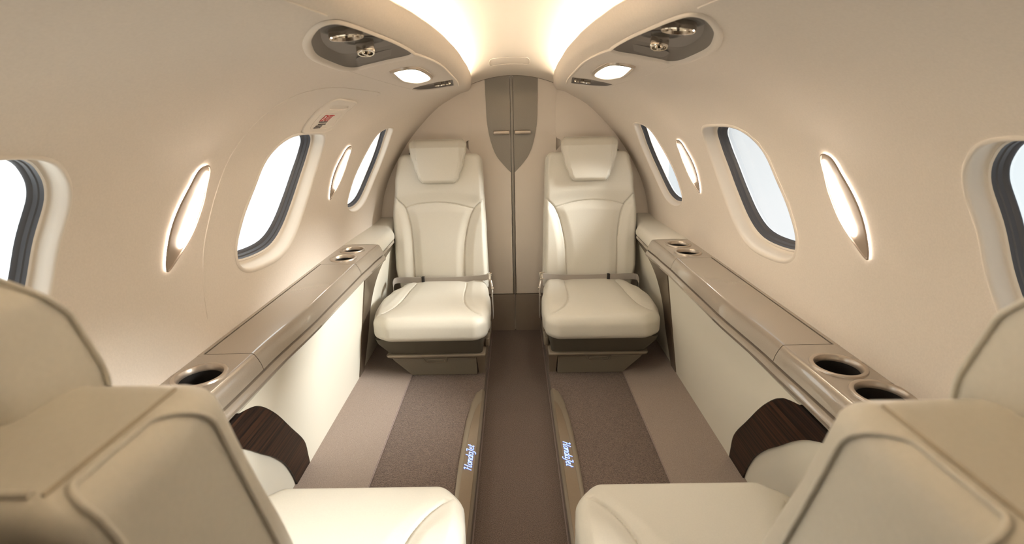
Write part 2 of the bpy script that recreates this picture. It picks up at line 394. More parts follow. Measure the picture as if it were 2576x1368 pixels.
# contoured side panels of the bulkhead
for sx in (-1, 1):
    arc = [S(s, 2.765) for s in [1.6+i*.2 for i in range(0, 70)]]
    arc = [(p.x+.004, p.z) for p in arc if p.z > .30]
    ol = [(.226, 1.150), (.222, 1.165), (.221, 1.25), (.221, 1.376)]+arc+[(.160, arc[-1][1]), (.160, .95), (.20, 1.03), (.262, 1.095), (.256, 1.118), (.236, 1.128)]
    V, F = sheet(ol, lambda x, z, d: (sx*x, 2.768+.018*sst(.30, .226, x)+d, z), .012, step=.04)
    mk('bulkhead_panel', V, F, DOORM, WB, ang=50)

# ------------------------------------------------------------------ overhead service units
def Pm(sx):
    def f(s, y, d): p = Sn(s, y, d); return Vector((sx*p.x, p.y, p.z))
    return f
def nrm(s, y): return (Sn(s, y, .01)-Sn(s, y, 0)).normalized()
for sx in (-1, 1):
    nm = 'left' if sx < 0 else 'right'; f = Pm(sx)
    for k, loop in enumerate(PSUS):
        cs = sum(p[0] for p in loop)/len(loop); cy = sum(p[1] for p in loop)/len(loop); c = Sn(cs, cy, 0)
        root = thing('overhead_service_unit', ('large grey recessed overhead unit with vent and lamp on the %s, near the camera' if k == 0 else 'small grey overhead unit behind the lit lamp on the %s, near the bulkhead') % nm, 'overhead unit', (sx*c.x, c.y, c.z), 'overhead service units')
        ring = lambda ins, d: [f(a, b, d) for a, b in inset(loop, ins)]
        dp = .015 if k == 0 else .014
        if k == 0:
            R = [ring(-.011, -.0004), ring(-.0095, -.0035), ring(-.004, -.0045), ring(0, -.002), ring(.002, .004)]
            mk('bezel', *loft(R), CEIL, root, ang=60)
        else:
            mk('bezel', *loft([ring(-.003, -.0004), ring(-.0015, -.0015), ring(.001, .002)]), CEIL, root, ang=60)
        if k == 0:
            T0 = inset(loop, .003); mixl = lambda t, d: [f(a+(c_-a)*t, b+(d_-b)*t, d) for (a, b), (c_, d_) in zip(T0, TRAY_A)]
            R = [ring(.001, .002), ring(.003, .004), mixl(.9, dp-.0015), mixl(1., dp)]; lp = TRAY_A
        else: R = [ring(.001, .002), ring(.003, .006), ring(.008, dp-.003), ring(.012, dp)]; lp = inset(loop, .0118)
        V, F = loft(R)
        V2, F2 = sheet(lp, lambda a, b, d: f(a, b, dp), 0, step=.03, sc=(SK, 1)); mk('recess_tray', *join((V, F), (V2, F2)), GREY, root, ang=40, recalc=False)
        n = nrm(cs, cy); n = Vector((sx*n.x, n.y, n.z))
        def disc(s, y, rs, ry, d0, hgt, m, name, ring_only=False):
            P = []
            for kk, (q, dd) in enumerate(((1.0, d0), (1.0, d0-hgt*.6), (.93, d0-hgt), (.82, d0-hgt), (.78, d0-hgt*.5), (.5, d0-hgt*.2), (.05, d0-hgt*.1))):
                P.append([f(s+rs*q*math.cos(t)/SK, y+ry*q*math.sin(t), dd) for t in np.linspace(0, 2*PI, 33)[:-1]])
            return mk(name, *loft(P, True, True, True), m, root)
        if k == 0:
            disc(2.62, .878, .036, .026*2.0, dp, .002, GREYD, 'lamp_dish'); disc(2.68, .995, .036, .042, dp, .002, GREYD, 'vent_dish')
            base = f(2.60, .876, dp); a = (n*-1)
            mk('reading_lamp', *lathe([(.001, 0), (.0265, 0), (.0275, .004), (.0275, .013), (.0262, .0145), (.0245, .0145), (.0235, .009), (.012, .007), (.001, .0065)], base, 40, a), CHROME, root)
            base = f(2.70, .992, dp); a2 = (a+Vector((0, -.25, 0))).normalized()
            v = mk('air_nozzle', *lathe([(.001, 0), (.0165, 0), (.0165, .022), (.015, .025), (.0125, .025), (.012, .015), (.001, .014)], base, 32, a2), CHROME, root)
            b2 = f(2.70, .992+.006, dp-.0255); V, F = box(-.003, .003, -.016, .016, -.0012, .0012, .001); mk('nozzle_lever', [Vector(q)+b2 for q in V], F, CHROME, root)
            disc(2.38, .795, .010, .013, dp-.001, .0015, GREY, 'call_button')
            lp2 = [(2.42, 1.112), (2.50, 1.150), (2.85, 1.175), (3.28, 1.192), (3.40, 1.183), (3.36, 1.142), (2.95, 1.128)]
            V, F = sheet(catmull(lp2, 4), lambda a_, b_, d: f(a_, b_, .004+(dp-.004)*min(1, max(0, (1.205-b_)/.105))-.0022+d), .0012, step=.03, sc=(SK, 1)); mk('mask_door', V, F, GREY, root)
        else:
            disc(2.85, 2.06, .028, .045, dp, .002, GREYD, 'lamp_dish')
            base = f(2.9, 2.06, dp); mk('reading_lamp', *lathe([(.001, 0), (.020, 0), (.021, .004), (.021, .017), (.019, .019), (.015, .019), (.014, .014), (.001, .013)], base, 32, n*-1), CHROME, root)
            base = f(2.45, 2.02, dp); mk('air_nozzle', *lathe([(.001, 0), (.010, 0), (.010, .020), (.008, .022), (.001, .021)], base, 24, n*-1), CHROME, root)
    # lamp
    LP = catmull([(2.50,1.46),(2.56,1.37),(2.85,1.352),(3.18,1.375),(3.30,1.43),(3.50,1.64),(3.47,1.74),(3.34,1.80),(3.02,1.80),(2.70,1.73),(2.56,1.62)], 6)
    c = Sn(3.0, 1.58, 0); root = thing('ceiling_lamp', 'glowing rounded lamp with a metal rim in the %s overhead panel' % nm, 'lamp', (sx*c.x, c.y, c.z), 'overhead lamps')
    ring = lambda ins, d: [f(a, b, d) for a, b in inset(LP, ins)]
    mk('lamp_rim', *loft([ring(-.004, 0), ring(-.003, -.005), ring(.001, -.007), ring(.005, -.005), ring(.006, 0)]), CHROME if 0 else BRONZE, root)
    V, F = sheet(inset(LP, .0055), lambda a, b, d: f(a, b, -.003+d), .003, step=.04, sc=(SK, 1)); mk('diffuser', V, F, L_PSU, root)
    # seam of the overhead panel
    edge = [(1.93, 1.135), (1.80, 1.22), (1.67, 1.40), (1.75, 1.65), (1.85, 1.88), (1.98, 2.10), (2.20, 2.26)]
    V, F = tube([f(a, b, -.0012) for a, b in catmull(edge, 6, False)], .0032, 8)
    edge2 = [(3.83, 1.24), (3.90, 1.52), (3.93, 1.80), (3.93, 2.02)]
    V2, F2 = tube([f(a, b, .0004) for a, b in catmull(edge2, 6, False)], .0012, 6)
    edge3 = [(2.13, .60), (2.08, .66), (2.02, .725)]; E4 = [(2.35, .48), (2.13, .60)]
    V3, F3 = tube([f(a, b, .0003) for a, b in catmull([(4.4, -.3), (3.2, .1), (2.6, .42), (2.25, .60), (2.1, .71)], 6, False)], .0013, 6)
    o = mk('trim_5' if sx < 0 else 'trim_6', *join((V, F), (V2, F2), (V3, F3)), CEIL); skin(o)

# ------------------------------------------------------------------ wall sconces
SCO = [(7.95,1.180),(8.02,1.150),(8.45,1.127),(8.92,1.096),(9.36,1.072),(9.78,1.056),(10.15,1.048),(10.27,1.056),(10.00,1.100),(9.72,1.138),(9.42,1.166),(8.95,1.190),(8.45,1.196),(8.12,1.194)]
DIF = [(8.12,1.185),(8.22,1.171),(8.60,1.156),(9.02,1.133),(9.40,1.110),(9.66,1.094),(9.83,1.094),(9.84,1.108),(9.66,1.132),(9.40,1.154),(8.95,1.177),(8.50,1.185),(8.24,1.188)]
for sx in (-1, 1):
    f = Pm(sx); nm = 'left' if sx < 0 else 'right'
    for dy, ds, wsc in ((0, 0, 1.), (1.015, 0, .92)):
        lp = catmull([(a+ds, 1.12+(b-1.12)*wsc+dy) for a, b in SCO], 5); dl = catmull([(a+ds, 1.12+(b-1.12)*wsc+dy) for a, b in DIF], 5)
        c = f(9.1, 1.12+dy, 0)
        root = thing('wall_sconce', 'glowing leaf-shaped sconce on the %s wall, the one %s' % (nm, 'nearer the camera' if dy == 0 else 'beside the aft seat'), 'wall lamp', c, 'leaf-shaped wall sconces')
        ring = lambda l_, ins, d: [f(a, b, d) for a, b in inset(l_, ins)]
        V, F = loft([ring(lp, .0025, -.0045), ring(lp, -.0003, -.0045), ring(lp, -.0003, -.0065), ring(lp, .001, -.0080), ring(lp, .0022, -.0080), ring(lp, .0035, -.0058)])
        V2, F2 = sheet(inset(lp, .0034), lambda a, b, d: f(a, b, -.0055), 0, step=.03, sc=(SK, 1))
        mk('backlight', *loft([ring(lp, .002, .002), ring(lp, .002, -.0046)]), L_SCG, root)
        mk('sconce_frame', *join((V, F), (V2, F2)), SCF, root, ang=40)
        V, F = loft([ring(dl, 0, -.0045), ring(dl, 0, -.0075), ring(dl, .002, -.0100), ring(dl, .005, -.0112)])
        V2, F2 = sheet(inset(dl, .0049), lambda a, b, d: f(a, b, -.0113), 0, step=.03, sc=(SK, 1))
        mk('diffuser', *join((V, F), (V2, F2)), L_SC, root, ang=60)

# ------------------------------------------------------------------ emergency exit cover and door outline on the left wall
f = Pm(-1)
V, F = tube([f(a, b, .0) for a, b in catmull([(11.9,1.17),(11.0,1.18),(10.1,1.198),(9.2,1.235),(8.3,1.265),(7.4,1.280),(6.6,1.287),(5.9,1.292),(5.3,1.320),(4.9,1.40),(4.77,1.52),(4.72,1.70),(4.70,1.82),(4.76,1.88),(4.95,1.905)], 6, False)], .0018, 6)
skin(mk('trim_7', V, F, CEIL))
CV = catmull([(5.47,1.62),(5.50,1.70),(5.54,1.80),(5.66,1.845),(6.1,1.872),(6.6,1.895),(7.0,1.903),(7.2,1.885),(7.28,1.82),(7.24,1.70),(7.17,1.645),(7.0,1.625),(6.5,1.604),(6.0,1.588),(5.65,1.592)], 4)
SL = catmull([(5.76,1.66),(5.76,1.78),(5.80,1.815),(5.95,1.828),(6.05,1.80),(6.08,1.70),(6.02,1.665),(5.85,1.645)], 4)
c = f(6.4, 1.74, 0); root = thing('emergency_exit_cover', 'cream emergency release cover with red EXIT lettering above the left window', 'exit cover', c)
ring = lambda l_, ins, d: [f(a, b, d) for a, b in inset(l_, ins)]
V, F = sheet(CV, lambda a, b, d: f(a, b, -.004+d), 0, holes=[SL], step=.03, sc=(SK, 1))
V2, F2 = loft([ring(CV, -.004, .001), ring(CV, -.0035, -.003), ring(CV, -.001, -.005), ring(CV, .002, -.005), ring(CV, .003, -.004)])
V3, F3 = loft([ring(SL, 0, -.004), ring(SL, .002, 0), ring(SL, .006, .008)]); V4, F4 = sheet(inset(SL, .0059), lambda a, b, d: f(a, b, .008), 0, step=.03, sc=(SK, 1))
mk('cover_panel', *join((V, F), (V2, F2)), CEIL, root, ang=60, recalc=False)
mk('grip_recess', *join((V3, F3), (V4, F4)), WALL, root, ang=60, recalc=False)
IN = catmull([(6.22,1.655),(6.2,1.74),(6.22,1.83),(6.5,1.855),(6.95,1.868),(7.06,1.82),(7.06,1.72),(7.0,1.675),(6.6,1.655)], 4)
V, F = tube([f(a, b, -.0042) for a, b in IN], .0013, 6, True); mk('placard_rim', V, F, CEIL, root)
def ontxt(s, s0, y0, size, m, name, shear=0, sp=1., bold=0.):
    V, F = text_mesh(s, size, shear, sp, bold)
    A, G = thick_text(V, F, lambda x, y, d: f(s0-y/SK, y0+x, -.0056+d), .0012); mk(name, A, G, m, root, ang=20)
ontxt('EXIT', 6.66, 1.694, .0405, RED, 'exit_lettering', 0, 1.04, .0002)
for i, (t, yy) in enumerate((('TO OPEN IN EMERGENCY', 1.702), ('1. REMOVE THIS COVER', 1.712), ('2. PULL HANDLE IN', 1.704), ('3. PUSH DOOR OUT', 1.700))):
    ontxt(t, 6.735+i*.085+(.03 if i else 0), yy, .0062, INK, 'small_lettering', 0, 1.05, 0.)

# ------------------------------------------------------------------ side ledges
def interp(T, y):
    if y <= T[0][0]: return T[0][1]
    for (a, b), (c, d) in zip(T, T[1:]):
        if y <= c: return b+(d-b)*sst(a, c, y)
    return T[-1][1]
def xi(y): return interp([(-.9,.690),(.50,.690),(.80,.663),(.87,.662),(1.12,.657),(1.45,.643),(1.85,.640),(2.05,.634),(2.2,.626),(2.46,.630),(2.60,.668),(2.8,.675)], y)
def xo(y): return S(12.4, y).x+.004
def cyl(c, r, n=36): return [(c[0]+r*math.cos(2*PI*k/n), c[1]+r*math.sin(2*PI*k/n)) for k in range(n)]
ROLL = [(0, .700), (-.003, .6992), (-.0065, .6965), (-.0125, .687), (-.019, .672), (-.0225, .656)]
BODY = [(-.020, .655), (-.009, .6530), (-.009, .6500), (-.022, .6475), (-.026, .643), (-.030, .634), (-.028, .625), (-.021, .6195), (-.018, .616), (-.010, .611), (.006, .606), (.012, .600)]
ZL = .700
for sx in (-1, 1):
    nm = 'left' if sx < 0 else 'right'
    root = thing('side_ledge', 'long glossy taupe armrest ledge with cup holders along the %s wall' % nm, 'ledge', (sx*.70, 1.1, .6), 'side ledges')
    yy = [-.9+3.10*i/60 for i in range(61)]
    R = [[(xi(y)+dx, y, z) for dx, z in BODY]+[(xi(y)+.03, y, .600), (.70, y, .60), (.70, y, .612), (xi(y)-.006, y, .617), (xi(y)-.012, y, .655)] for y in yy]
    mk('ledge_body', *mir(loft(R, True, True, True), sx), TAUPE, root, ang=30)
    R = [[(.7765, y, .690), (.7765, y, ZL), (xo(y), y, ZL+.001), (xo(y), y, .69)] for y in [1.10+.80*i/16 for i in range(17)]]
    mk('lid_border', *mir(loft(R, True, True, True), sx), TAUPE, root, ang=30)
    R = [[(.768, y, .690), (.768, y, .6945), (.779, y, .6945), (.779, y, .690)] for y in (1.108, 1.5, 1.893)]
    mk('gap_shade', *mir(loft(R, True, True, True), sx), BLACK, root)  # black strip stands in for the shade deep in the lid gap
    yy = [1.112+(1.888-1.112)*i/24 for i in range(25)]
    R = [[(.7715, y, .6925), (.7715, y, ZL), (.72, y, ZL), (xi(y)+.004, y, ZL)]+[(xi(y)+dx, y, z) for dx, z in ROLL]+[(xi(y)-.015, y, .656), (xi(y)-.006, y, .690)] for y in yy]
    mk('storage_lid', *mir(loft(R, True, True, True), sx), TAUPE, root, ang=30)
    for y0, y1, cups in ((-.30, 1.1095, ((.720, 1.002), (.733, .880))), (1.8905, 2.195, ((.712, 2.105), (.709, 1.972)))):
        n_ = 24; yy = [y0+(y1-y0)*i/n_ for i in range(n_+1)]
        R = [[(xi(y)+dx, y, z) for dx, z in ROLL]+[(xi(y)-.015, y, .656), (xi(y)-.004, y, .692)] for y in yy]
        ol = [(xi(y), y) for y in yy]+[(xo(y), y) for y in reversed(yy)]
        rr = .046 if y0 < 0 else .0425
        V, F = sheet(ol, lambda a, b, d: (a, b, ZL-d), .008, holes=[cyl(c_, rr+.004) for c_ in cups], step=.03)
        o = mk('cup_holder_panel', *mir(join((V, F), loft(R, False)), sx), TAUPE, root, ang=30)
        for c_ in cups:
            cc = (c_[0], c_[1], ZL); g = 'cup_holder'
            V, F = lathe([(rr+.0125, -.0004), (rr+.011, .0035), (rr+.007, .0045), (rr+.003, .0035), (rr, -.002), (rr-.001, -.012), (rr-.0005, -.03)], cc, 48)
            mk('cup_ring', *mir((V, F), sx), BRONZE, o)
            V, F = lathe([(rr-.0012, -.010), (rr-.002, -.075), (rr-.010, -.080), (.001, -.081)], cc, 40); mk('cup_well', *mir((V, F), sx), BLACK, o)
    yy = [2.1975+(2.764-2.1975)*i/24 for i in range(25)]
    R = []
    for y in yy:
        rise = .010*sst(2.60, 2.76, y); x_ = xi(y); e = sst(2.1975, 2.205, y)*.002
        R.append([(xo(y)+.002, y, .672), (xo(y)+.002, y, .700+rise+e), (.74, y, .702+rise+e), (x_+.022, y, .702+rise+e), (x_+.008, y, .7005+rise+e), (x_-.004, y, .695+rise), (x_-.012, y, .686+rise), (x_-.016, y, .672), (x_-.014, y, .660), (x_-.004, y, .653), (x_+.02, y, .652), (.72, y, .66)])
    p = mk('armrest_pad', *mir(loft(R, True, True, True), sx), LEATHER, root, ang=50); p['label'] = 'padded cream leather armrest'
    R = [[(xi(y)-.010, y, .652), (xi(y)-.012, y, .640), (xi(y)-.004, y, .632), (xi(y)+.05, y, .630), (xi(y)+.05, y, .652)] for y in yy[:-1]]
    mk('pad_rail', *mir(loft(R, True, True, True), sx), TAUPE, root, ang=30)
    # panel under the ledge
    def pl(y, z, d=0.):     # on the slanted panel; d towards the cabin
        t = (.612-z)/.5; return (sx*(.660+.075*t-d), y, z-d*.15)
    root = thing('sidewall_panel', 'cream lower sidewall panel with an ebony arc under the %s ledge' % nm, 'panel', (sx*.72, 1.1, .1), 'lower sidewall panels')
    V, F = sheet([(-.9, .085), (2.765, .085), (2.765, .628), (2.20, .628), (2.20, .595), (-.9, .595)], lambda y, z, d: pl(y, z, -d), .010, step=.12); mk('panel_board', V, F, PANEL, root)
    ZT = .595
    eo = catmull([(1.46,.088),(1.437,.15),(1.40,.235),(1.295,.36),(1.195,.475),(1.10,.558),(1.01,ZT)], 6, False)
    ei = catmull([(1.355,.088),(1.325,.155),(1.265,.25),(1.19,.335),(1.12,.400),(1.04,.475),(.96,.535),(.87,.575),(.70,.59),(.45,.596)], 6, False)
    V, F = sheet(eo+[(.45, ZT)]+ei[::-1], lambda y, z, d: pl(y, z, .006-d), .006, step=.04); mk('ebony_inlay', V, F, EBONY, root, ang=30)['label'] = 'dark striped ebony veneer arc'
    far = catmull([(2.72,.615),(2.55,.590),(2.39,.566),(2.27,.520),(2.20,.455),(2.168,.38),(2.158,.28),(2.135,.19),(2.105,.088)], 6, False)
    V, F = sheet([(2.048, .088), (2.052, .30), (2.056, ZT), (2.203, ZT), (2.203, .627), (2.72, .627)]+far[::1], lambda y, z, d: pl(y, z, .008-d), .008, step=.04); mk('end_band', V, F, TAUPE_D, root, ang=30)['label'] = 'dark gloss curved band at the aft end'
    cen = eo+[(2.044, ZT), (2.040, .30), (2.036, .088)]
    V, F = sheet([(y_+.0025, z_) if i < len(eo) else (y_, z_) for i, (y_, z_) in enumerate(cen)], lambda y, z, d: pl(y, z, .006-d), .006, step=.08); mk('centre_panel', V, F, PANEL, root, ang=30)

# ------------------------------------------------------------------ lit sill strips beside the aisle
# script strokes of the word on the strips (unit = x-height 1, cap height 1.75)
def _o(x): return [(x+.72,.50),(x+.62,.86),(x+.36,1.0),(x+.12,.80),(x+.05,.42),(x+.20,.06),(x+.44,.0),(x+.66,.20),(x+.72,.50),(x+.66,.80),(x+.45,1.0)]
SCRIPT = [[(-.10,1.58),(.08,1.74),(.30,1.72)], [(.30,1.76),(.24,1.0),(.18,.0)], [(1.05,1.76),(.98,1.0),(.94,.1),(1.10,.0),(1.22,.12)], [(.22,.86),(1.0,.92)], _o(1.38),
    [(2.20,.85),(2.36,1.0),(2.40,.8),(2.36,.0)], [(2.38,.55),(2.62,.95),(2.86,.98),(2.96,.75),(2.92,.15),(3.05,.0),(3.18,.15)],
    _o(3.22), [(3.98,1.75),(3.94,.9),(3.90,.12),(4.02,.0),(4.14,.14)], _o(4.22), [(4.98,1.0),(4.93,.5),(4.90,.12),(5.02,.0),(5.14,.14)],
    [(5.12,1.58),(5.30,1.72),(5.72,1.70)], [(5.66,1.74),(5.60,1.0),(5.52,.0),(5.36,-.50),(5.08,-.62),(4.92,-.48)],
    [(6.0,.48),(6.34,.60),(6.50,.82),(6.36,1.0),(6.12,.92),(5.98,.60),(6.0,.22),(6.20,.0),(6.42,.04),(6.60,.22)], [(7.02,1.50),(6.96,.9),(6.92,.18),(7.04,.0),(7.20,.12)], [(6.72,1.0),(7.28,1.02)]]
for sx in (-1, 1):
    nm = 'left' if sx < 0 else 'right'
    root = thing('sill_strip', 'bronze floor sill strip with glowing blue lettering on the %s of the aisle' % nm, 'sill strip', (sx*.18, 1.2, PZ), 'aisle sill strips')
    ow = lambda y: interp([(-.4,.207),(1.2,.208),(1.45,.213),(1.68,.211),(1.83,.201),(1.92,.188),(1.955,.166)], y)
    iw = lambda y: .1535
    yy = [-.4+2.2*i/30 for i in range(30)]+[1.80, 1.84, 1.88, 1.91, 1.93, 1.945, 1.955]
    R = []
    for y in yy:
        o_ = ow(y); R.append([(o_, y, PZ-.002), (o_-.001, y, PZ+.004), (o_-.005, y, PZ+.0075), (o_-.011 if y < 1.9 else o_-.006, y, PZ+.0085), (iw(y)+.003, y, PZ+.0085), (iw(y), y, PZ+.006), (iw(y)-.0075, y, PZ-.004), (iw(y)-.0075, y, PZ-.022), (iw(y)-.004, y, PZ-.022), (iw(y)+.002, y, PZ-.002)])
    mk('sill_frame', *mir(loft(R, True, True, True), sx), FRAME, root, ang=35)
    iw2 = lambda y: interp([(-.4,.186),(1.13,.191),(1.35,.196),(1.53,.194),(1.66,.190),(1.76,.182),(1.815,.173),(1.855,.158)], y)
    yy = [-.39+2.1*i/26 for i in range(26)]+[1.70, 1.74, 1.78, 1.81, 1.83, 1.845, 1.853]
    R = [[(iw2(y), y, PZ+.0080), (iw2(y)-.0012, y, PZ+.0105), ((iw2(y)+.1545)/2, y, PZ+.0116), (.1555, y, PZ+.0108), (.1535, y, PZ+.0085), (.1545, y, PZ+.004)] for y in yy]
    mk('sill_plate', *mir(loft(R, True, True, True), sx), PLATE, root, ang=35)
    if sx < 0: mp = lambda x, y, d: (-.164-y, 1.418+x, PZ+.0116+d)
    else: mp = lambda x, y, d: (.164+y, 1.573-x, PZ+.0116+d)
    for wd, m_, hh, nm_ in ((.0028, L_BLUE, .0009, 'lettering_halo'), (.0013, L_WHITE, .0015, 'lettering')):  # wider blue ribbon paints the halo round the pale lit letters
        V = []; F = []
        for st in SCRIPT:
            pts = catmull([((x+.42*y)*.0186, y*.0150) for x, y in st], 6, False) if len(st) > 2 else [((x+.42*y)*.0186, y*.0150) for x, y in st]
            A = []; n_ = len(pts)
            for k, p in enumerate(pts):
                a = pts[max(0, k-1)]; b = pts[min(n_-1, k+1)]; tx, ty = b[0]-a[0], b[1]-a[1]; L_ = math.hypot(tx, ty) or 1
                q = wd*.5*(.75+.45*abs(ty/L_)); nx, ny = -ty/L_*q, tx/L_*q; A.append(((p[0]+nx, p[1]+ny), (p[0]-nx, p[1]-ny)))
            R = [[mp(*a, -.0005), mp(*a, hh), mp(*b, hh), mp(*b, -.0005)] for a, b in A]
            V, F = join((V, F), loft(R, True, True, True))
        mk(nm_, V, F, m_, root, ang=30)

# ------------------------------------------------------------------ seats
def dist_poly(P, Q, poly):
    D = np.full(P.shape, 9.)
    for (a, b), (c, d) in zip(poly, poly[1:]):
        vx, vy = c-a, d-b; L = vx*vx+vy*vy+1e-12; t = np.clip(((P-a)*vx+(Q-b)*vy)/L, 0, 1)
        D = np.minimum(D, np.hypot(P-a-t*vx, Q-b-t*vy))
    return D
def edge_grid(n, w_, r):
    e = [0, r*.03, r*.10, r*.22, r*.4, r*.62, r*.85, r*1.15]
    e = [x/w_ for x in e]; mid = list(np.linspace(e[-1], 1-e[-1], n))[1:-1]
    return np.array(e+mid+[1-x for x in reversed(e)])
def pad(lf, rg, b0, b1, hf, hb, r, frame, nu=110, nv=150, grooves=(), bump=None, rb=None, pc=None):
    "soft cushion: lateral limits lf(b)..rg(b), front height hf, back height hb, corner radius r; frame(a,b,n) -> local point"
    if pc:
        lf0, rg0 = lf, rg
        def ins(b):
            t = max(0, 1-(b-b0)/pc[0]); u = max(0, 1-(b1-b)/pc[1])
            return pc[0]*(1-math.sqrt(max(0, 1-t*t)))+pc[1]*(1-math.sqrt(max(0, 1-u*u)))
        lf = lambda b: lf0(b)+ins(b); rg = lambda b: rg0(b)-ins(b)
    wid = rg((b0+b1)/2)-lf((b0+b1)/2); U = edge_grid(nu, wid, r); W = edge_grid(nv, b1-b0, r)
    bb = b0+(b1-b0)*W; A = np.array([[lf(b)+(rg(b)-lf(b))*u for u in U] for b in bb]); B = np.array([[b]*len(U) for b in bb])
    l_ = np.array([lf(b) for b in bb])[:, None]; g_ = np.array([rg(b) for b in bb])[:, None]
    rim_ = [(lf(b), b) for b in bb]+[(rg(b), b) for b in bb[::-1]]; rim_.append(rim_[0]); du = dist_poly(A, B, rim_); dv = du+9.
    def rnd(r):
        a = np.clip(1-du/r, 0, 1); b = np.clip(1-dv/r, 0, 1); q = np.clip(np.hypot(a, b), 0, 1); return -r+r*np.sqrt(1-q*q)
    H = hf+rnd(r); fade = np.clip(np.minimum(du, dv)/(r*.6), 0, 1); fade = fade*fade*(3-2*fade)
    if bump is not None: H = H+bump(A, B)*fade
    for poly, dep, wd in grooves:
        D = dist_poly(A, B, poly); H = H-dep*np.exp(-(D/wd)**2)*np.clip(np.minimum(du, dv)/.004, 0, 1)
    Hb = -hb-rnd(rb or r)
    V = []; F = []; nr, nc = A.shape
    for G, in ((H,), (Hb,)):
        for i in range(nr):
            for j in range(nc): V.append(frame(A[i, j], B[i, j], G[i, j]))
    o = nr*nc
    for i in range(nr-1):
        for j in range(nc-1):
            k = i*nc+j; F.append((k, k+1, k+nc+1, k+nc)); F.append((o+k, o+k+nc, o+k+nc+1, o+k+1))
    ring = [j for j in range(nc)]+[i*nc+nc-1 for i in range(1, nr)]+[(nr-1)*nc+j for j in range(nc-2, -1, -1)]+[i*nc for i in range(nr-2, 0, -1)]
    for a, b in zip(ring, ring[1:]+ring[:1]): F.append((a, o+a, o+b, b))
    return V, F
def sg(x, a, b):                # numpy smoothstep
    t = np.clip((x-a)/(b-a), 0, 1); return t*t*(3-2*t)
def seat(sx, y0, sy, lean, top_z, label, hr_up=0., rc=.035, hb_=.085, hn=.030, near=False):
    Wd = lambda p: (sx*p[0], y0+sy*p[1], p[2])
    root = thing('cabin_seat', label, 'seat', (sx*.39, y0+sy*.3, PZ), 'cream leather cabin seats')
    def m_(name, VF, m, par=root, ang=50): return mk(name, [Wd(v) for v in VF[0]], VF[1], m, par, ang=ang)
    # child objects of parts keep the seat's frame: their parents sit at its origin
    th = math.radians(lean); L = (top_z-.36)/math.cos(th)
    bx = lambda a, b, n: (a, .50+b*math.sin(th)-n*math.cos(th), .36+b*math.cos(th)+n*math.sin(th))
    if near: bx = lambda a, b, n, bx0=bx: bx0(a, b-n*math.tan(th)*sst(L-.10, L, b), n)
    k = L/.705                  # the traced seams are for a back .705 m long
    def corner(b): return rc-math.sqrt(max(0, rc*rc-max(0, b-(L-rc))**2))
    lf = lambda b: interp([(0,.150),(.3*k,.157),(.55*k,.166),(L,.172)], b)+corner(b)
    rg = lambda b: interp([(0,.625),(.12*k,.645),(.38*k,.646),(.55*k,.628),(L,.603)], b)-corner(b)
    ks = lambda pts: [(a, b*k) for a, b in pts]
    so = catmull(ks([(.626,.487),(.602,.462),(.575,.430),(.556,.365),(.546,.285),(.543,.16),(.542,.0)]), 5, False)
    si = catmull(ks([(.166,.468),(.190,.447),(.213,.421),(.238,.365),(.256,.29),(.268,.20),(.275,.0)]), 5, False)
    ar = catmull(ks([(.575,.430),(.519,.447),(.46,.454),(.402,.456),(.35,.452),(.30,.444),(.213,.421)]), 5, False)
    pi1 = [(lf(b)+.010, b) for b in np.linspace(.0, L-.02, 30)]; pi2 = [(rg(b)-.012, b) for b in np.linspace(.0, L-.02, 30)]
    def bump(A, B):
        b = B/k
        cxl = np.interp(b, [0,.2,.29,.365,.421,.468], [.275,.268,.256,.238,.213,.166]); cxr = np.interp(b, [0,.16,.285,.365,.430,.487], [.542,.543,.546,.556,.575,.626])
        arc = .456-.55*(A-.40)**2
        mid = sg(A, cxl, cxl+.05)*(1-sg(A, cxr-.05, cxr))*(1-sg(b, arc-.05, arc)); bol = (1-sg(A, cxl-.05, cxl))+sg(A, cxr, cxr+.05); bol = bol*(1-sg(b, .43, .50))
        upr = sg(b, arc, arc+.06)
        return .009*mid+.014*bol+.010*upr*np.exp(-((b-.52)/.09)**2)+.008*np.exp(-((b-.16)/.14)**2)
    VF = pad(lf, rg, 0, L, .012, hb_, .029 if near else .022, bx, 150, 210, [(so, .0075, .0032), (si, .0075, .0032), (ar, .0055, .0035), (pi1, .0014, .0013), (pi2, .0014, .0013)], bump, rb=.012 if near else .022)
    back = m_('backrest', VF, LEATHER)
    # piping round the rear edge of the backrest
    o_ = .0008
    def loop(fn, sgn, n0, n1):      # seam round the side panel: up the front, over the shoulder, down the rear
        bk = .026 if near else .008; Lt = L-(.0015 if near else rc*.40)
        edge = lambda b: fn(b)-sgn*o_     # fn already follows the rounded shoulder
        P_ = [(edge(b), b, n0) for b in np.linspace(.02, Lt-bk, 50)]
        P_ += [(edge(Lt-bk+bk*math.sin(t)), Lt-bk+bk*math.sin(t), n0-bk+bk*math.cos(t)) for t in np.linspace(.12, PI/2, 14)]
        P_ += [(edge(Lt), Lt, n0-bk+(n1+.008-n0+bk)*q) for q in (.2, .4, .6, .8, 1.)]
        P_ += [(edge(Lt-.008*(1-math.cos(t))), Lt-.008*(1-math.cos(t)), n1+.008-.008*math.sin(t)) for t in np.linspace(.2, PI/2, 6)]
        return P_+[(edge(b), b, n1) for b in np.linspace(Lt-.012, .02, 50)]
    n1 = -hb_+(.012 if near else .020)
    if near: m_('stitching', tube([bx(lf(L-rc)+.016, L+.0002, n) for n in np.linspace(-.012, n1, 20)], .0009, 6), SEAM)
    m_('piping', tube([bx(*p) for p in loop(lf, 1, -.016 if near else -.010, n1)], .0019, 8), LEATHER)
    m_('piping', tube([bx(*p) for p in loop(rg, -1, -.016 if near else -.010, n1)], .0019, 8), LEATHER)
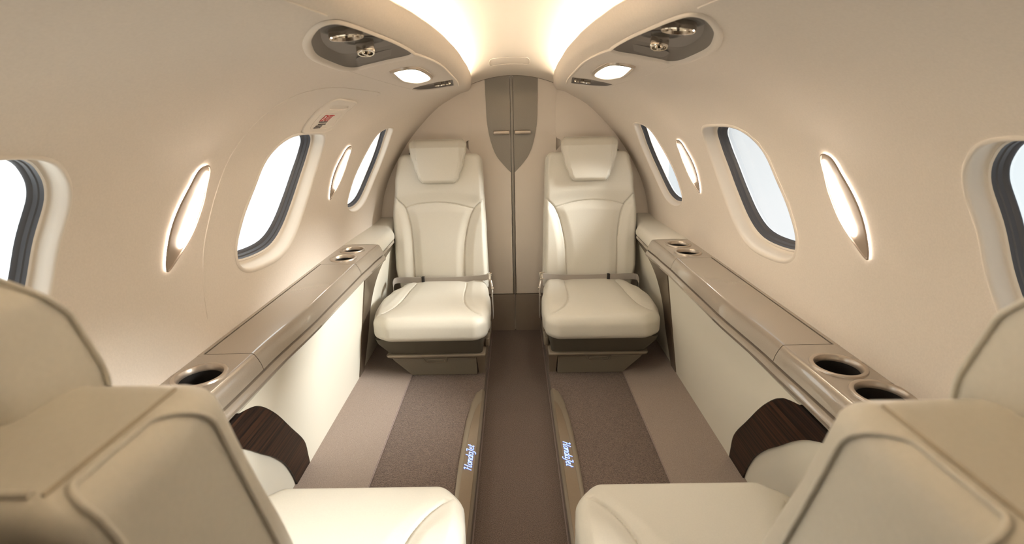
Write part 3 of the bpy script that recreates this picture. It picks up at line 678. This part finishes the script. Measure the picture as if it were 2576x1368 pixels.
    m_('piping', tube([bx(lf(L)+(rg(L)-lf(L))*t, L+o_, n1) for t in np.linspace(0, 1, 40)], .0019, 8), LEATHER)
    # headrest
    hz0, hz1 = (L-.705)+.552+hr_up, (L-.705)+.775+hr_up
    hl = lambda b: interp([(hz0,.303),(hz0+.03,.285),(hz0+.10,.262),(hz0+.17,.248),(hz1-.025,.246),(hz1,.262)] if not near else [(hz0,.29),(hz0+.10,.255),(hz0+.14,.247),(hz1-.035,.249),(hz1-.012,.262),(hz1,.285)], b)
    hg = lambda b: interp([(hz0,.480),(hz0+.03,.498),(hz0+.08,.515),(hz0+.14,.530),(hz1-.02,.537),(hz1,.520)], b)
    def hx(a, b, n):
        t = max(0, b-(hz1-.045)); n2 = n-.55*t*1.0 if n > 0 else n      # crown rolls back at the top
        return bx(a, b, n2+hn)
    hs1 = [(.304,hz0),(.290,hz0+.07),(.276,hz0+.14),(.264,hz1)]; hs2 = [(.482,hz0),(.493,hz0+.07),(.504,hz0+.15),(.513,hz1)]
    hb = lambda A, B: -.010*(1-sg(A, .255, .285+.0*B))-.010*sg(A, .495, .53)+.004*np.exp(-((A-.39)/.09)**2)
    VF = pad(hl, hg, hz0, hz1, .028, .052, .020, hx, 80, 80, [(hs1, .0022, .0015), (hs2, .0022, .0015)], hb, pc=(.012, .012))
    h = m_('headrest', VF, LEATHER)
    hp_ = [(hl(b)-.0006, b, -.030) for b in np.linspace(hz0, hz1-.002, 50)]+[(hl(hz1)+(hg(hz1)-hl(hz1))*t, hz1+.0006, -.030) for t in np.linspace(.01, .99, 24)]+[(hg(b)+.0006, b, -.030) for b in np.linspace(hz1, hz0, 30)]
    m_('headrest_piping', tube([hx(p[0], p[1], .012) for p in hp_], .0017, 8), LEATHER, h)
    m_('headrest_bracket', box(.50, .552, .50+.70*math.sin(th)*k+.02, .50+.70*math.sin(th)*k+.05, .36+(L-.012)*math.cos(th), .36+(L+.006)*math.cos(th), .004), SKIRT)
    # cushion
    cf = lambda a, b, n: (a, b-.03*0, .352+n-(.014 if n > 0 else 0)*(1-min(1, max(0, (b+.06)/.24)))**2-.010*sst(.25, .5, b))
    cl = lambda b: interp([(-.06,.150),(0,.128),(.06,.121),(.2,.123),(.36,.140),(.50,.155)], b)
    cg = lambda b: interp([(-.06,.600),(0,.640),(.08,.652),(.18,.652),(.28,.635),(.39,.600),(.50,.56)], b)
    s1 = catmull([(.525,.44),(.529,.381),(.535,.30),(.537,.242),(.545,.165),(.560,.09),(.585,.035),(.618,-.005)], 5, False)
    s2 = catmull([(.260,.44),(.255,.382),(.254,.30),(.252,.228),(.246,.16),(.230,.095),(.200,.035),(.160,-.012)], 5, False)
    p1 = [(cl(b)+.016, b) for b in np.linspace(-.03, .48, 30)]; p2 = [(cg(b)-.012, b) for b in np.linspace(.02, .45, 30)]
    def cb(A, B):
        xr = np.interp(B, [-.05,.0,.09,.165,.242,.45], [.62,.615,.560,.545,.537,.525]); xl = np.interp(B, [-.05,0,.095,.16,.228,.45], [.15,.166,.230,.246,.252,.26])
        bol = (sg(A, xr, xr+.04)+(1-sg(A, xl-.04, xl)))*sg(B, -.01, .13); mid = sg(A, xl, xl+.05)*(1-sg(A, xr-.05, xr))
        return .008*bol+.004*mid+.003*(1-sg(B, -.02, .12))
    VF = pad(cl, cg, -.074 if near else -.062, .50, .066, .052, .038, cf, 130, 150, [(s1, .0060, .0034), (s2, .0060, .0034), (p1, .0014, .0013), (p2, .0014, .0013)], cb, rb=.03, pc=(.045, .03))
    m_('seat_cushion', VF, LEATHER)
    # skirt, frame, drawer
    def slab(zs):               # list of (z, xa, xb, va, vb)
        return loft([[(xa, va, z), (xb, va, z), (xb, vb, z), (xa, vb, z)] for z, xa, xb, va, vb in zs], True, True, True)
    def rslab(zs, r=.012):
        R = []
        for z, xa, xb, va, vb in zs:
            q = []
            for cx_, cy_, a0 in ((xb-r, va+r, -90), (xb-r, vb-r, 0), (xa+r, vb-r, 90), (xa+r, va+r, 180)):
                q += [(cx_+r*math.cos(math.radians(a0+t)), cy_+r*math.sin(math.radians(a0+t)), z) for t in (0, 30, 60, 90)]
            R.append(q)
        return loft(R, True, True, True)
    m_('skirt', rslab([(.296, .150, .640, -.012, .50), (.270, .150, .632, -.006, .50), (.235, .155, .612, .015, .50), (.205, .160, .592, .030, .50)], .02), SKIRT)
    m_('seat_frame', join(rslab([(.204, .148, .602, .022, .50), (.200, .145, .604, .018, .50), (.192, .145, .600, .018, .50), (.188, .148, .592, .022, .50)], .008),
        loft([[(.146, .022, .19), (.188, .022, .19), (.188, .50, .19), (.146, .50, .19)], [(.150, .052, .14), (.186, .052, .14), (.186, .50, .14), (.150, .50, .14)], [(.154, .070, PZ-.001), (.184, .070, PZ-.001), (.184, .50, PZ-.001), (.154, .50, PZ-.001)]], True, True, True)), FRAME)
    dr = m_('drawer', loft([[(.190, .040, .186), (.588, .040, .186), (.588, .50, .186), (.190, .50, .186)], [(.190, .042, .165), (.574, .042, .165), (.574, .50, .165), (.190, .50, .165)], [(.190, .052, PZ+.003), (.497, .052, PZ+.003), (.497, .50, PZ+.004), (.190, .50, PZ+.004)]], True, True, True), BASEM)
    dy = lambda z: .042+(.165-z)*.12
    hp = [(.325, .176), (.330, .160), (.340, .152), (.420, .152), (.430, .160), (.437, .176)]
    V, F = tube([(a, (dy(b) if b < .165 else .042-(b-.165)*.1)-.002, b) for a, b in [(.200, .176)]+hp+[(.57, .176)]], .0022, 6)
    V2, F2 = tube([(a, dy(.163)-.002, b) for a, b in catmull([(.345,.158),(.415,.158),(.420,.163),(.415,.168),(.345,.168),(.340,.163)], 4)], .0018, 6, True)
    m_('drawer_handle', join((V, F), (V2, F2)), FRAME)
    # belt
    bp = catmull([(.628,.36,.405),(.640,.41,.420),(.625,.452,.426),(.50,.464,.421),(.40,.468,.418),(.28,.464,.421),(.19,.455,.430),(.142,.44,.440)], 6, False)
    R = [[(p[0], p[1]-.002, p[2]-.016), (p[0], p[1]-.004, p[2]+.016), (p[0], p[1]+.0, p[2]+.016), (p[0], p[1]+.002, p[2]-.016)] for p in bp]
    m_('seat_belt', loft(R, True, True, True), WEB)
    m_('belt_slider', box(.485, .500, .454, .472, .403, .440, .002), BLACK)
    m_('buckle', join(box(.124, .142, .425, .447, .425, .465, .004), tube([(.150, .428, .462), (.128, .424, .462), (.128, .424, .430), (.150, .428, .430)], .003, 8)), CHROME)
    m_('belt_anchor', join(tube([(.133, .44, .43), (.122, .40, .385), (.126, .38, .35)], .005, 8), lathe([(.001, -.006), (.008, -.006), (.008, .006), (.001, .006)], (.122, .40, .388), 20, (1, 0, 0))), BRONZE)
    m_('belt_tail', box(.121, .125, .37, .41, .23, .40, .001), WEB)
    m_('side_lever', box(.128, .150, .20, .28, .215, .262, .006, 3), FRAME)
    m_('side_lever', box(.128, .150, .09, .165, .208, .250, .006, 3), FRAME)
    return root
seat(-1, 2.05, 1, 9.0, 1.065, 'aft cream leather seat left of the aisle, facing the camera')
seat(1, 2.05, 1, 9.0, 1.065, 'aft cream leather seat right of the aisle, facing the camera')
seat(-1, .925, -1, 13.0, 1.111, 'near cream leather seat at the lower left, seen from behind', +.016, .020, .102, .0, True)
seat(1, .925, -1, 14.2, 1.103, 'near cream leather seat at the lower right, seen from behind', +.020, .020, .102, .0, True)
